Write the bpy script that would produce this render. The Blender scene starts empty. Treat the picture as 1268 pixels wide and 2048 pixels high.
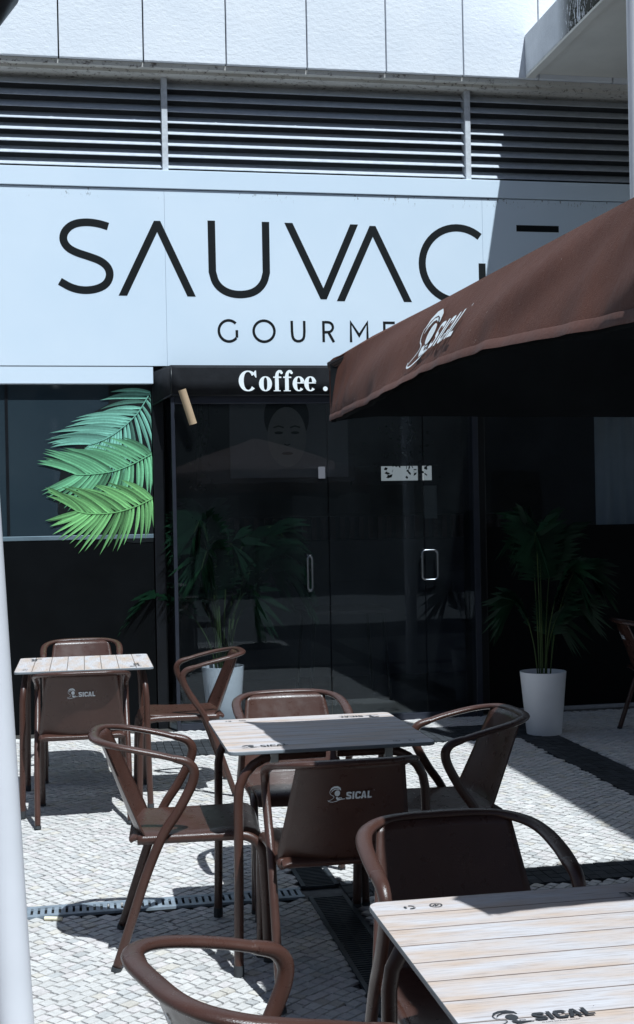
import bpy, bmesh, math, random
import numpy as np
from mathutils import Vector, Matrix
random.seed(7)
S = bpy.context.scene
COL = S.collection
R = math.radians

# ------------------------------------------------------------------ camera
YAW, ROLL, EYE = R(10.5), 0.02, 1.485
cam = bpy.data.cameras.new('camera'); camo = bpy.data.objects.new('camera', cam); COL.objects.link(camo)
cam.sensor_fit = 'VERTICAL'; cam.sensor_height = 24.0; cam.lens = 24.0 * 2530 / 2048
cam.shift_y = 21 / 2048; cam.clip_start = 0.05; cam.clip_end = 500
fw = Vector((math.sin(YAW), math.cos(YAW), 0)); rt = Vector((math.cos(YAW), -math.sin(YAW), 0)); up = Vector((0, 0, 1))
r2 = rt * math.cos(ROLL) - up * math.sin(ROLL); u2 = rt * math.sin(ROLL) + up * math.cos(ROLL)
M = Matrix((r2, u2, -fw)).transposed().to_4x4(); M.translation = (0, 0, EYE)
camo.matrix_world = M
S.camera = camo

# ------------------------------------------------------------------ light
SX, SY, SZ = 0.17, -0.53, 1.0
sv = Vector((SX, SY, SZ)).normalized()
W = bpy.data.worlds.new('World'); S.world = W; W.use_nodes = True
nt = W.node_tree; bg = nt.nodes['Background']
sky = nt.nodes.new('ShaderNodeTexSky'); sky.sky_type = 'NISHITA'; sky.sun_disc = False
sky.sun_elevation = math.asin(sv.z); sky.sun_rotation = math.atan2(sv.x, sv.y)
sky.air_density = 1.0; sky.dust_density = 0.6
nt.links.new(sky.outputs[0], bg.inputs[0]); bg.inputs[1].default_value = 0.051
sl = bpy.data.lights.new('sun', 'SUN'); sl.energy = 4.6; sl.angle = R(0.5); sl.color = (0.85, 0.945, 1.0)
so = bpy.data.objects.new('sun', sl); COL.objects.link(so)
so.rotation_euler = sv.to_track_quat('Z', 'Y').to_euler(); so.location = (3, -10, 20)
S.view_settings.view_transform = 'Standard'; S.view_settings.look = 'None'
S.view_settings.exposure = 0.42; S.view_settings.gamma = 1.0
try:
    S.cycles.max_bounces = 8; S.cycles.transparent_max_bounces = 16; S.cycles.use_denoising = True
    S.cycles.sample_clamp_indirect = 4.0
except Exception: pass

# ------------------------------------------------------------------ materials
class N:
    """tiny node-graph helper"""
    def __init__(s, name):
        s.m = bpy.data.materials.new(name); s.m.use_nodes = True
        s.t = s.m.node_tree; s.b = s.t.nodes['Principled BSDF']
    def n(s, typ, **kw):
        x = s.t.nodes.new(typ)
        for k, v in kw.items():
            if k.startswith('i_'):
                key = k[2:].replace('_', ' ')
                x.inputs[int(key) if key.isdigit() else key].default_value = v
            else: setattr(x, k, v)
        return x
    def l(s, a, b): s.t.links.new(a, b)
    def ramp(s, fac, stops):
        r = s.n('ShaderNodeValToRGB'); e = r.color_ramp.elements
        while len(e) < len(stops): e.new(0.5)
        for k, (p, c) in enumerate(stops):
            e[k].position = p; e[k].color = (c[0], c[1], c[2], 1) if hasattr(c, '__len__') else (c, c, c, 1)
        s.l(fac, r.inputs[0]); return r.outputs[0]
    def coord(s, which='Object', scale=(1, 1, 1), rot=(0, 0, 0)):
        c = s.n('ShaderNodeTexCoord'); mp = s.n('ShaderNodeMapping')
        mp.inputs['Scale'].default_value = scale; mp.inputs['Rotation'].default_value = rot
        s.l(c.outputs[which], mp.inputs[0]); return mp.outputs[0]
    def noise(s, vec, sc, det=4, rough=.55):
        x = s.n('ShaderNodeTexNoise'); x.inputs['Scale'].default_value = sc; x.inputs['Detail'].default_value = det
        x.inputs['Roughness'].default_value = rough; s.l(vec, x.inputs['Vector']); return x.outputs[0]
    def mix(s, fac, a, b, mode='MIX'):
        x = s.n('ShaderNodeMix'); x.data_type = 'RGBA'; x.blend_type = mode
        for sock, v in ((x.inputs[0], fac), (x.inputs[6], a), (x.inputs[7], b)):
            if hasattr(v, 'links') or hasattr(v, 'is_linked'): s.l(v, sock)
            elif hasattr(v, '__len__'): sock.default_value = (v[0], v[1], v[2], 1)
            else: sock.default_value = v
        return x.outputs[2]
    def math(s, op, a, b=None, c=None):
        x = s.n('ShaderNodeMath'); x.operation = op
        for k, v in enumerate((a, b, c)):
            if v is None: continue
            if hasattr(v, 'is_linked'): s.l(v, x.inputs[k])
            else: x.inputs[k].default_value = v
        return x.outputs[0]
    def bump(s, h, dist, strength=1.0):
        x = s.n('ShaderNodeBump'); x.inputs['Distance'].default_value = dist; x.inputs['Strength'].default_value = strength
        s.l(h, x.inputs['Height']); s.l(x.outputs[0], s.b.inputs['Normal'])

def simple(name, c, rough=.5, metal=0.0, var=.12, sc=8, spec=.5, bump=0, bsc=60, coat=0):
    g = N(name); v = g.coord(); n = g.noise(v, sc)
    lo = [x * (1 - var) for x in c]; hi = [min(1, x * (1 + var)) for x in c]
    g.l(g.ramp(n, [(.3, lo), (.7, hi)]), g.b.inputs['Base Color'])
    g.b.inputs['Metallic'].default_value = metal; g.b.inputs['Specular IOR Level'].default_value = spec
    n2 = g.noise(v, sc * 3)
    r = g.n('ShaderNodeMapRange'); g.l(n2, r.inputs[0]); r.inputs[3].default_value = rough * .82; r.inputs[4].default_value = min(1, rough * 1.2)
    g.l(r.outputs[0], g.b.inputs['Roughness'])
    if coat: g.b.inputs['Coat Weight'].default_value = coat; g.b.inputs['Coat Roughness'].default_value = .2
    if bump: g.bump(g.noise(v, bsc, 3), bump)
    return g.m

def m_brown():
    g = N('brown_powder_coat'); v = g.coord(); n = g.noise(v, 9)
    base = g.ramp(n, [(.3, (.052, .0228, .0168)), (.7, (.065, .0285, .0208))])
    dust = g.ramp(g.noise(v, 3.2, 5, .65), [(.52, 0), (.80, .035)])
    sc = g.math('GREATER_THAN', g.noise(g.coord(scale=(1, 1, .35)), 95, 3, .6), .735)
    k = g.math('MAXIMUM', dust, g.math('MULTIPLY', sc, .16))
    g.l(g.mix(k, base, (.27, .22, .19)), g.b.inputs['Base Color'])
    r = g.ramp(g.noise(v, 22, 4, .6), [(.3, .24), (.75, .42)]); g.l(r, g.b.inputs['Roughness'])
    g.bump(g.noise(v, 420, 3), .0006); return g.m
BROWN = m_brown()
DKTUBE = simple('dark_tube', (.045, .027, .024), .42, bump=.0004, bsc=300)
RUBBER = simple('rubber', (.03, .033, .037), .7)
BLACKP = simple('black_cladding', (.0024, .0030, .0037), .45, var=.25, sc=3, spec=.10)
BLACKF = simple('black_frame', (.005, .006, .008), .35, var=.2, spec=.35)
CANVASB = simple('black_canvas', (.012, .013, .016), .8, var=.2, sc=14, bump=.001, bsc=40, spec=.2)
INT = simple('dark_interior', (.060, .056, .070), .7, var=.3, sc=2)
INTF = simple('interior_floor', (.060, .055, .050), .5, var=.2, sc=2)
STEEL = simple('brushed_steel', (.22, .23, .25), .30, metal=1.0)
GREYCLIP = simple('grey_clip', (.42, .43, .42), .55)
WHITEPOLE = simple('white_paint', (.66, .66, .70), .45, var=.04, sc=4)
PRINTW = simple('white_print', (.62, .66, .70), .6, var=.05)
CANVW = simple('white_lettering', (.80, .84, .86), .5, var=.03)
PRINTD = simple('dark_print', (.035, .037, .042), .6, var=.2)
LETTER = simple('black_lettering', (.0035, .0055, .007), .6, var=.2, spec=.2)
POT = simple('white_pot', (.78, .78, .80), .45, var=.04, sc=5)
SOIL = simple('soil', (.03, .022, .016), .95, var=.4, sc=40, bump=.01, bsc=60)
GALV = simple('galvanised_grate', (.30, .35, .40), .45, metal=.35, var=.25, sc=16)
IRON = simple('cast_iron_grate', (.055, .065, .075), .4, metal=.5, var=.3, sc=20)
VOID = simple('drain_void', (.004, .004, .005), .9)
PAPER = simple('paper', (.11, .11, .125), .7, var=.05)
DARKLAMP = simple('dark_lamp_metal', (.014, .016, .02), .35)
CARD = simple('tan_card', (.42, .30, .19), .8, var=.1)
STICK = simple('butt_paper', (.72, .66, .5), .8, var=.1)

def mat_leaf(name, c1, c2, rough=.45):
    g = N(name); v = g.coord(); n = g.noise(v, 5)
    g.l(g.ramp(n, [(.35, c1), (.65, c2)]), g.b.inputs['Base Color']); g.b.inputs['Roughness'].default_value = rough
    g.b.inputs['Specular IOR Level'].default_value = .12
    return g.m
LEAF = mat_leaf('palm_leaf', (.0040, .0150, .0090), (.0080, .034, .016))
STEMM = mat_leaf('palm_stem', (.03, .055, .02), (.06, .09, .03))
VINE = mat_leaf('vine_leaf', (.006, .014, .010), (.012, .03, .018))

def m_stucco():
    g = N('white_stucco_panel'); v = g.coord()
    a = g.noise(g.coord(scale=(1, 1, 1.6)), 30, 6, .6); b = g.noise(v, 3.0, 3)
    g.l(g.ramp(b, [(.3, (.70, .73, .78)), (.7, (.76, .78, .82))]), g.b.inputs['Base Color'])
    g.b.inputs['Roughness'].default_value = .8; g.bump(a, .006, .6); return g.m
STUCCO = m_stucco()
def m_sign():
    g = N('white_sign_sheet'); v = g.coord(); n = g.noise(v, 1.4, 3)
    base = g.ramp(n, [(.35, (.60, .70, .80)), (.7, (.64, .73, .82))])
    sep = g.n('ShaderNodeSeparateXYZ'); g.l(v, sep.inputs[0])
    # dirt crumbs hanging below the top joint
    near = g.n('ShaderNodeMapRange'); g.l(sep.outputs[2], near.inputs[0]); near.inputs[1].default_value = 3.80; near.inputs[2].default_value = 3.885
    near.inputs[3].default_value = 0; near.inputs[4].default_value = 1
    d = g.noise(g.coord(scale=(1, 1, .35)), 55, 5, .7); p = g.noise(v, 2.2, 2)
    k = g.math('MULTIPLY', g.math('MULTIPLY', near.outputs[0], g.math('LESS_THAN', sep.outputs[2], 3.882)), g.math('MULTIPLY', g.math('GREATER_THAN', d, .615), g.math('GREATER_THAN', p, .50)))
    g.l(g.mix(k, base, (.10, .10, .10)), g.b.inputs['Base Color'])
    g.b.inputs['Roughness'].default_value = .5; return g.m
SIGNW = m_sign()
def m_trim():
    g = N('weathered_trim'); v = g.coord(); n = g.noise(v, 26, 6, .7); b = g.noise(v, 3)
    base = g.ramp(b, [(.3, (.52, .50, .46)), (.7, (.62, .60, .56))])
    k = g.ramp(n, [(.555, 0), (.64, 1)])
    g.l(g.mix(g.math('MULTIPLY', k, .85), base, (.09, .065, .05)), g.b.inputs['Base Color']); g.b.inputs['Roughness'].default_value = .8
    return g.m
TRIM = m_trim()
def m_concrete():
    g = N('stained_white_render'); v = g.coord(); sep = g.n('ShaderNodeSeparateXYZ'); g.l(v, sep.inputs[0])
    base = g.ramp(g.noise(v, 4), [(.3, (.60, .62, .65)), (.7, (.72, .74, .77))])
    fine = g.noise(g.coord(scale=(1, 1, .3)), 40, 6, .75); big = g.noise(g.coord(scale=(1, 1.5, .15)), 2.0, 3)
    # mould streaks on the stretch of fascia where water runs off
    m = g.n('ShaderNodeMapRange'); g.l(sep.outputs[1], m.inputs[0]); m.inputs[1].default_value = 8.30; m.inputs[2].default_value = 8.05
    s2 = g.math('MULTIPLY', m.outputs[0], g.math('GREATER_THAN', g.math('ADD', fine, g.math('MULTIPLY', big, .45)), .66))
    few = g.math('GREATER_THAN', g.noise(v, 60, 4, .7), .72)
    g.l(g.mix(g.math('MAXIMUM', s2, g.math('MULTIPLY', few, .6)), base, (.028, .030, .022)), g.b.inputs['Base Color'])
    g.b.inputs['Roughness'].default_value = .85; g.bump(fine, .006); return g.m
FASCIA = m_concrete()
SOFFIT = simple('soffit_render', (.68, .66, .61), .85, var=.07, sc=2.5, bump=.002, bsc=30)
def m_slat():
    g = N('louvre_slat'); v = g.coord(); n = g.noise(g.coord(scale=(.6, 1, 1)), 30, 5, .7)
    g.l(g.ramp(n, [(.3, (.40, .43, .47)), (.7, (.54, .57, .61))]), g.b.inputs['Base Color']); g.b.inputs['Roughness'].default_value = .5
    return g.m
SLAT = m_slat()

def m_table():
    g = N('whitewashed_plank_print'); c = g.coord(); sep = g.n('ShaderNodeSeparateXYZ'); g.l(c, sep.inputs[0])
    pitch = .0875
    q = g.math('DIVIDE', g.math('ADD', sep.outputs[1], .35), pitch)
    idx = g.math('FLOOR', q); fr = g.math('FRACT', q)
    wn = g.n('ShaderNodeTexWhiteNoise'); wn.noise_dimensions = '1D'; g.l(idx, wn.inputs['W'])
    comb = g.n('ShaderNodeCombineXYZ'); g.l(g.math('ADD', g.math('MULTIPLY', sep.outputs[0], 1.0), g.math('MULTIPLY', wn.outputs[0], 9.0)), comb.inputs[0])
    g.l(g.math('MULTIPLY', sep.outputs[1], 1.0), comb.inputs[1])
    mp = g.n('ShaderNodeMapping'); mp.inputs['Scale'].default_value = (2.2, 42, 1); g.l(comb.outputs[0], mp.inputs[0])
    grain = g.noise(mp.outputs[0], 5, 8, .72)
    mp2 = g.n('ShaderNodeMapping'); mp2.inputs['Scale'].default_value = (2.4, 11, 1); g.l(comb.outputs[0], mp2.inputs[0])
    patch = g.noise(mp2.outputs[0], 1.6, 5, .6)
    wood = g.ramp(grain, [(.30, (.26, .16, .10)), (.5, (.55, .40, .30)), (.70, (.40, .29, .22))])
    wash = g.ramp(grain, [(.30, (.34, .28, .26)), (.50, (.54, .51, .52)), (.7, (.63, .61, .63))])
    k = g.ramp(g.math('ADD', g.math('MULTIPLY', patch, .75), g.math('MULTIPLY', grain, .25)), [(.43, 0), (.62, .8)])
    # worn edges of each plank
    edge = g.math('ABSOLUTE', g.math('SUBTRACT', fr, .5))
    e2 = g.ramp(g.math('ADD', edge, g.math('MULTIPLY', g.math('SUBTRACT', patch, .5), .5)), [(.36, 0), (.58, .6)])
    base = g.mix(g.math('MAXIMUM', k, e2), wash, wood)
    j = g.math('LESS_THAN', g.math('MINIMUM', fr, g.math('SUBTRACT', 1.0, fr)), .022)
    g.l(g.mix(g.math('MULTIPLY', j, .85), base, (.09, .06, .045)), g.b.inputs['Base Color'])
    g.b.inputs['Roughness'].default_value = .5
    g.b.inputs['Specular IOR Level'].default_value = .4
    g.bump(grain, .0006); return g.m
TABLE = m_table()
TEDGE = simple('laminate_edge', (.16, .18, .20), .5)

def m_cloth():
    g = N('brown_canvas'); c = g.coord(); n = g.noise(c, 3, 3)
    w1 = g.noise(g.coord(scale=(1, 1, 6)), 260, 2); 
    base = g.ramp(n, [(.3, (.108, .041, .028)), (.7, (.130, .053, .037))])
    sp = g.math('GREATER_THAN', g.noise(c, 75, 2, .5), .765)
    g.l(g.mix(g.math('MULTIPLY', sp, .5), base, (.45, .40, .36)), g.b.inputs['Base Color'])
    g.b.inputs['Roughness'].default_value = .7; g.b.inputs['Sheen Weight'].default_value = .02
    g.b.inputs['Specular IOR Level'].default_value = .22
    cr = g.noise(g.coord(scale=(1, 1, .4)), 7, 4, .6)
    g.bump(g.math('ADD', w1, g.math('MULTIPLY', cr, 7.0)), .0022); return g.m
CLOTH = m_cloth()
HEM = simple('brown_hem', (.10, .040, .029), .75, var=.1, sc=20, bump=.001, bsc=90)

def m_glass(name, tint, gloss_min=.05):
    g = N(name); g.t.nodes.remove(g.b); out = g.t.nodes['Material Output']
    tr = g.n('ShaderNodeBsdfTransparent'); tr.inputs[0].default_value = (*tint, 1)
    gl = g.n('ShaderNodeBsdfGlossy'); gl.inputs['Roughness'].default_value = .012; gl.inputs[0].default_value = (.42, .46, .50, 1)
    lw = g.n('ShaderNodeLayerWeight'); lw.inputs[0].default_value = .5
    fo = g.math('ADD', g.math('MULTIPLY', g.math('POWER', lw.outputs['Facing'], 5.0), .95), .045)
    nz = g.noise(g.coord(), 1.1, 2); b = g.n('ShaderNodeBump'); b.inputs['Distance'].default_value = .0012; g.l(nz, b.inputs['Height'])
    g.l(b.outputs[0], gl.inputs['Normal'])
    mx = g.n('ShaderNodeMixShader'); g.l(fo, mx.inputs[0]); g.l(tr.outputs[0], mx.inputs[1]); g.l(gl.outputs[0], mx.inputs[2])
    # faint pale haze mixed into the pane to lift its blacks
    df = g.n('ShaderNodeBsdfDiffuse'); df.inputs[0].default_value = (.60, .72, .80, 1)
    dm = g.n('ShaderNodeMixShader'); dn = g.noise(g.coord(scale=(1, 1, .6)), 2.2, 4, .6)
    mr = g.n('ShaderNodeMapRange'); g.l(dn, mr.inputs[0]); mr.inputs[1].default_value = .3; mr.inputs[2].default_value = .7; mr.inputs[3].default_value = .0012; mr.inputs[4].default_value = .0042
    g.l(mr.outputs[0], dm.inputs[0]); g.l(mx.outputs[0], dm.inputs[1]); g.l(df.outputs[0], dm.inputs[2])
    g.l(dm.outputs[0], out.inputs[0]); return g.m
GLASS = m_glass('tinted_door_glass', (.82, .85, .87))
def m_film():
    g = N('window_film'); c = g.coord(); n = g.noise(c, 1.3, 3)
    g.l(g.ramp(n, [(.35, (.018, .030, .040)), (.7, (.026, .040, .050))]), g.b.inputs['Base Color'])
    g.b.inputs['Roughness'].default_value = .04; g.b.inputs['Specular IOR Level'].default_value = .5; return g.m
FILM = m_film()
def m_attr(name, rough=.8, bumpd=0, spec=.4):
    g = N(name); a = g.n('ShaderNodeAttribute'); a.attribute_name = 'tone'
    n = g.noise(g.coord(), 70, 4, .6)
    g.l(g.mix(1.0, a.outputs[0], g.ramp(n, [(.3, .86), (.7, 1.06)]), 'MULTIPLY'), g.b.inputs['Base Color'])
    g.b.inputs['Roughness'].default_value = rough; g.b.inputs['Specular IOR Level'].default_value = spec
    if bumpd: g.bump(n, bumpd)
    return g.m
STONE = m_attr('limestone_setts', .75, .004)
DECALM = m_attr('printed_leaves', .45, 0, .3)
def m_ground():
    g = N('sand_joints'); n = g.noise(g.coord(), 30, 5, .6)
    g.l(g.ramp(n, [(.3, (.07, .075, .08)), (.7, (.15, .15, .15))]), g.b.inputs['Base Color']); g.b.inputs['Roughness'].default_value = .95; return g.m
GROUND = m_ground()

# ------------------------------------------------------------------ mesh helpers
def gz(y): return max(0.0, min(.04, .01 * (y - 5.0)))

def tag(o, label=None, cat=None, group=None, kind=None):
    if label: o['label'] = label
    if cat: o['category'] = cat
    if group: o['group'] = group
    if kind: o['kind'] = kind
    return o
def empty(name, loc, rz=0, **k):
    o = bpy.data.objects.new(name, None); COL.objects.link(o); o.location = loc; o.rotation_euler.z = rz
    o.empty_display_size = .1
    return tag(o, **k)
class MB:
    def __init__(s): s.v = []; s.f = []; s.mi = []; s.c = []
    def add(s, vs, fs, mi=0, col=None):
        b = len(s.v); s.v += [tuple(p) for p in vs]
        for f in fs: s.f.append(tuple(b + i for i in f)); s.mi.append(mi); s.c.append(col)
        return s
    def box(s, x0, x1, y0, y1, z0, z1, mi=0):
        vs = [(x, y, z) for z in (z0, z1) for y in (y0, y1) for x in (x0, x1)]
        return s.add(vs, [(0, 2, 3, 1), (4, 5, 7, 6), (0, 1, 5, 4), (1, 3, 7, 5), (3, 2, 6, 7), (2, 0, 4, 6)], mi)
    def tube(s, pts, a, b=None, n=10, ref=None, cap=True, mi=0, radii=None, sv=None):
        """sweep an ellipse: half-width a along the side direction, b along the reference normal"""
        b = b or a; pts = [Vector(p) for p in pts]; rings = []
        nrm = None
        for i, p in enumerate(pts):
            t = (pts[min(i + 1, len(pts) - 1)] - pts[max(i - 1, 0)]).normalized()
            if ref is not None: w = (ref(i / (len(pts) - 1)) if callable(ref) else Vector(ref))
            else: w = nrm if nrm is not None else (Vector((0, 0, 1)) if abs(t.z) < .9 else Vector((1, 0, 0)))
            side = t.cross(w) if sv is None else (Vector(sv) - t * t.dot(Vector(sv)))
            if side.length < 1e-6: side = t.orthogonal()
            side.normalize(); nn = side.cross(t).normalized(); nrm = nn
            k = radii[i] if radii else 1.0
            a_, b_ = (a(i / (len(pts) - 1)), b(i / (len(pts) - 1))) if callable(a) else (a, b)
            rings.append([p + side * (math.cos(2 * math.pi * j / n) * a_ * k) + nn * (math.sin(2 * math.pi * j / n) * b_ * k) for j in range(n)])
        vs = [q for r in rings for q in r]; fs = []
        for i in range(len(rings) - 1):
            for j in range(n):
                fs.append((i * n + j, i * n + (j + 1) % n, (i + 1) * n + (j + 1) % n, (i + 1) * n + j))
        if cap: fs.append(tuple(range(n))[::-1]); fs.append(tuple((len(rings) - 1) * n + j for j in range(n)))
        return s.add(vs, fs, mi)
    def lathe(s, prof, n=32, c=(0, 0, 0), mi=0, cap=False):
        vs = [(c[0] + r * math.cos(2 * math.pi * j / n), c[1] + r * math.sin(2 * math.pi * j / n), c[2] + z) for r, z in prof for j in range(n)]
        fs = [(i * n + j, i * n + (j + 1) % n, (i + 1) * n + (j + 1) % n, (i + 1) * n + j) for i in range(len(prof) - 1) for j in range(n)]
        if cap: fs.append(tuple(range(n))[::-1]); fs.append(tuple((len(prof) - 1) * n + j for j in range(n)))
        return s.add(vs, fs, mi)
    def build(s, name, mat, parent=None, smooth=False, bevel=0, loc=None, autos=None):
        me = bpy.data.meshes.new(name); me.from_pydata(s.v, [], s.f)
        mats = mat if isinstance(mat, (list, tuple)) else [mat]
        for m in mats: me.materials.append(m)
        me.polygons.foreach_set('material_index', s.mi)
        if any(c is not None for c in s.c):
            at = me.color_attributes.new('tone', 'FLOAT_COLOR', 'CORNER'); buf = []
            for f, c in zip(s.f, s.c):
                buf += [*(c or (.5, .5, .5)), 1.0] * len(f)
            at.data.foreach_set('color', buf)
        if smooth: me.polygons.foreach_set('use_smooth', [True] * len(s.f))
        me.update()
        bm = bmesh.new(); bm.from_mesh(me); bmesh.ops.recalc_face_normals(bm, faces=bm.faces); bm.to_mesh(me); bm.free()
        if smooth and autos:
            try: me.set_sharp_from_angle(angle=R(autos))
            except Exception: pass
        o = bpy.data.objects.new(name, me); COL.objects.link(o)
        if parent: o.parent = parent
        if loc: o.location = loc
        if bevel:
            b = o.modifiers.new('bevel', 'BEVEL'); b.width = bevel; b.segments = 2; b.limit_method = 'ANGLE'; b.angle_limit = R(40)
        return o
def smooth_path(pts, k=6):
    P = [Vector(p) for p in pts]; out = []
    for i in range(len(P) - 1):
        p0 = P[max(i - 1, 0)]; p1 = P[i]; p2 = P[i + 1]; p3 = P[min(i + 2, len(P) - 1)]
        for j in range(k):
            t = j / k
            out.append(.5 * ((2 * p1) + (p2 - p0) * t + (2 * p0 - 5 * p1 + 4 * p2 - p3) * t * t + (3 * p1 - p0 - 3 * p2 + p3) * t ** 3))
    out.append(P[-1]); return out
def copy_tree(o, parent=None):
    c = o.copy(); COL.objects.link(c)
    if parent: c.parent = parent
    for ch in list(o.children): copy_tree(ch, c)
    return c

# ------------------------------------------------------------------ 2-D lettering (strokes and filled shapes -> thin solid prints)
def arc(cx, cy, rx, ry, a0, a1, n=24):
    return [(cx + rx * math.cos(R(a0 + (a1 - a0) * i / n)), cy + ry * math.sin(R(a0 + (a1 - a0) * i / n))) for i in range(n + 1)]
def ribbon(pts, w, closed=False):
    """2-D ribbon of quads round a centre line; w a number or a list of widths"""
    P = [Vector((p[0], p[1])) for p in pts]; n = len(P); L = []; Rr = []
    for i in range(n):
        a = P[(i - 1) % n] if (closed or i) else P[i]; b = P[(i + 1) % n] if (closed or i < n - 1) else P[i]
        d1 = (P[i] - a); d2 = (b - P[i])
        d1 = d1.normalized() if d1.length > 1e-9 else d2.normalized(); d2 = d2.normalized() if d2.length > 1e-9 else d1
        t = (d1 + d2); t = t.normalized() if t.length > 1e-6 else d1
        nn = Vector((-t.y, t.x)); k = 1 / max(.5, nn.dot(Vector((-d1.y, d1.x))))
        ww = (w[i] if isinstance(w, (list, tuple)) else w) * .5 * k
        L.append(P[i] + nn * ww); Rr.append(P[i] - nn * ww)
    q = []
    for i in range(n if closed else n - 1):
        j = (i + 1) % n; q.append([L[i], L[j], Rr[j], Rr[i]])
    return q
def chaikin(pts, k=2):
    for _ in range(k):
        o = [pts[0]]
        for a, b in zip(pts[:-1], pts[1:]):
            o.append((a[0] * .75 + b[0] * .25, a[1] * .75 + b[1] * .25)); o.append((a[0] * .25 + b[0] * .75, a[1] * .25 + b[1] * .75))
        o.append(pts[-1]); pts = o
    return pts
def put(mb, shapes, f, mi=0):
    """shapes: list of polygon groups; each group lifted a hair above the one before. f(x, y, lift) -> 3-D"""
    for k, grp in enumerate(shapes):
        for poly in grp:
            mb.add([f(p[0], p[1], .0004 + .00025 * k) for p in poly], [tuple(range(len(poly)))], mi)

def word_sical(h=.165, w=.115, gap=.025, s=.038, x=0.0, y=0.0):
    """bold grotesque S I C A L"""
    sh = []; m = s / 2
    # S
    S_ = [(x + w * .93, y + h * .74), (x + w * .86, y + h - m * 1.1), (x + w * .5, y + h - m), (x + w * .14, y + h - m * 1.1), (x + m, y + h * .78), (x + m, y + h * .62), (x + w * .3, y + h * .535),
          (x + w * .7, y + h * .46), (x + w - m, y + h * .36), (x + w - m, y + h * .2), (x + w * .86, y + m * 1.1), (x + w * .5, y + m), (x + w * .14, y + m * 1.1), (x + w * .06, y + h * .27)]
    sh.append(ribbon(chaikin(S_), s)); x += w + gap
    sh.append([[Vector((x, y)), Vector((x + s, y)), Vector((x + s, y + h)), Vector((x, y + h))]]); x += s + gap
    C_ = [(x + w * .97, y + h * .68), (x + w * .9, y + h * .86), (x + w * .7, y + h - m), (x + w * .3, y + h - m), (x + m, y + h * .8), (x + m, y + h * .2), (x + w * .3, y + m), (x + w * .7, y + m), (x + w * .9, y + h * .14), (x + w * .97, y + h * .32)]
    sh.append(ribbon(chaikin(C_), s)); x += w + gap * .6
    aw = w * 1.15
    V = lambda a, b: Vector((x + a, y + b))
    ins = s * 1.08
    sh.append([[V(0, 0), V(ins, 0), V(aw / 2 + ins * .0, h * .80), V(aw / 2 - ins * .5, h)], [V(aw - ins, 0), V(aw, 0), V(aw / 2 + ins * .5, h), V(aw / 2, h * .80)],
               [V(aw / 2, h * .80), V(aw / 2 + ins * .5, h), V(aw / 2 - ins * .5, h)]])
    sh.append([[V(aw * .26, h * .2), V(aw * .74, h * .2), V(aw * .66, h * .38), V(aw * .34, h * .38)]]); x += aw + gap * .8
    lw = w * .85
    sh.append([[V(0, 0), V(lw, 0), V(lw, s), V(s, s), V(s, h), V(0, h)]]); x += lw
    return sh, x
def emblem():
    """the roaster's emblem: profile with swept head scarf, neck line and cup; box 0-.36 x 0-.36"""
    k = 1 / 605.; p = lambda L: [((a - 225) * k, (425 - b) * k) for a, b in L]
    sh = []
    face = p([(348 + 36 * math.cos(t), 300 + 42 * math.sin(t)) for t in [2 * math.pi * i / 16 for i in range(16)]])
    sh.append([[Vector(q) for q in face]])
    sh.append(ribbon(p([(252, 262), (272, 232), (305, 214), (345, 212), (378, 232), (392, 262)]), [.012, .032, .042, .045, .036, .008]))
    sh.append(ribbon(p([(268, 285), (285, 258), (315, 240), (350, 240), (372, 256)]), [.006, .02, .022, .018, .006]))
    sh.append(ribbon(p(chaikin([(250, 262), (248, 290), (265, 320), (295, 333), (308, 350), (295, 372), (240, 402)])), .010))
    sh.append(ribbon(p(chaikin([(228, 392), (240, 412), (290, 422), (345, 405), (395, 385), (450, 380)])), .013))
    sh.append([[Vector(q) for q in p([(330, 352), (352, 346), (372, 372), (438, 376), (410, 388), (350, 392), (332, 376)])]])
    sh.append(ribbon(p([(372, 372), (374, 358), (402, 358), (404, 372)]), .010))
    return sh
def logo_shapes(st=.038, gp=.022, ww=.112):
    w, xe = word_sical(.170, ww, gp, st, .395, .065)
    return emblem() + w + [[[Vector((1.0, .235)), Vector((1.008, .235)), Vector((1.008, .25)), Vector((1.0, .25))]]]
def tiny_text(txt, size):
    cu = bpy.data.curves.new('t', 'FONT'); cu.body = txt; cu.size = size; cu.align_x = 'LEFT'
    o = bpy.data.objects.new('t', cu); COL.objects.link(o); dg = bpy.context.evaluated_depsgraph_get()
    me = bpy.data.meshes.new_from_object(o.evaluated_get(dg)); polys = [[Vector((me.vertices[i].co.x, me.vertices[i].co.y)) for i in p.vertices] for p in me.polygons]
    bpy.data.objects.remove(o); bpy.data.meshes.remove(me); bpy.data.curves.remove(cu); return polys

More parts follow.
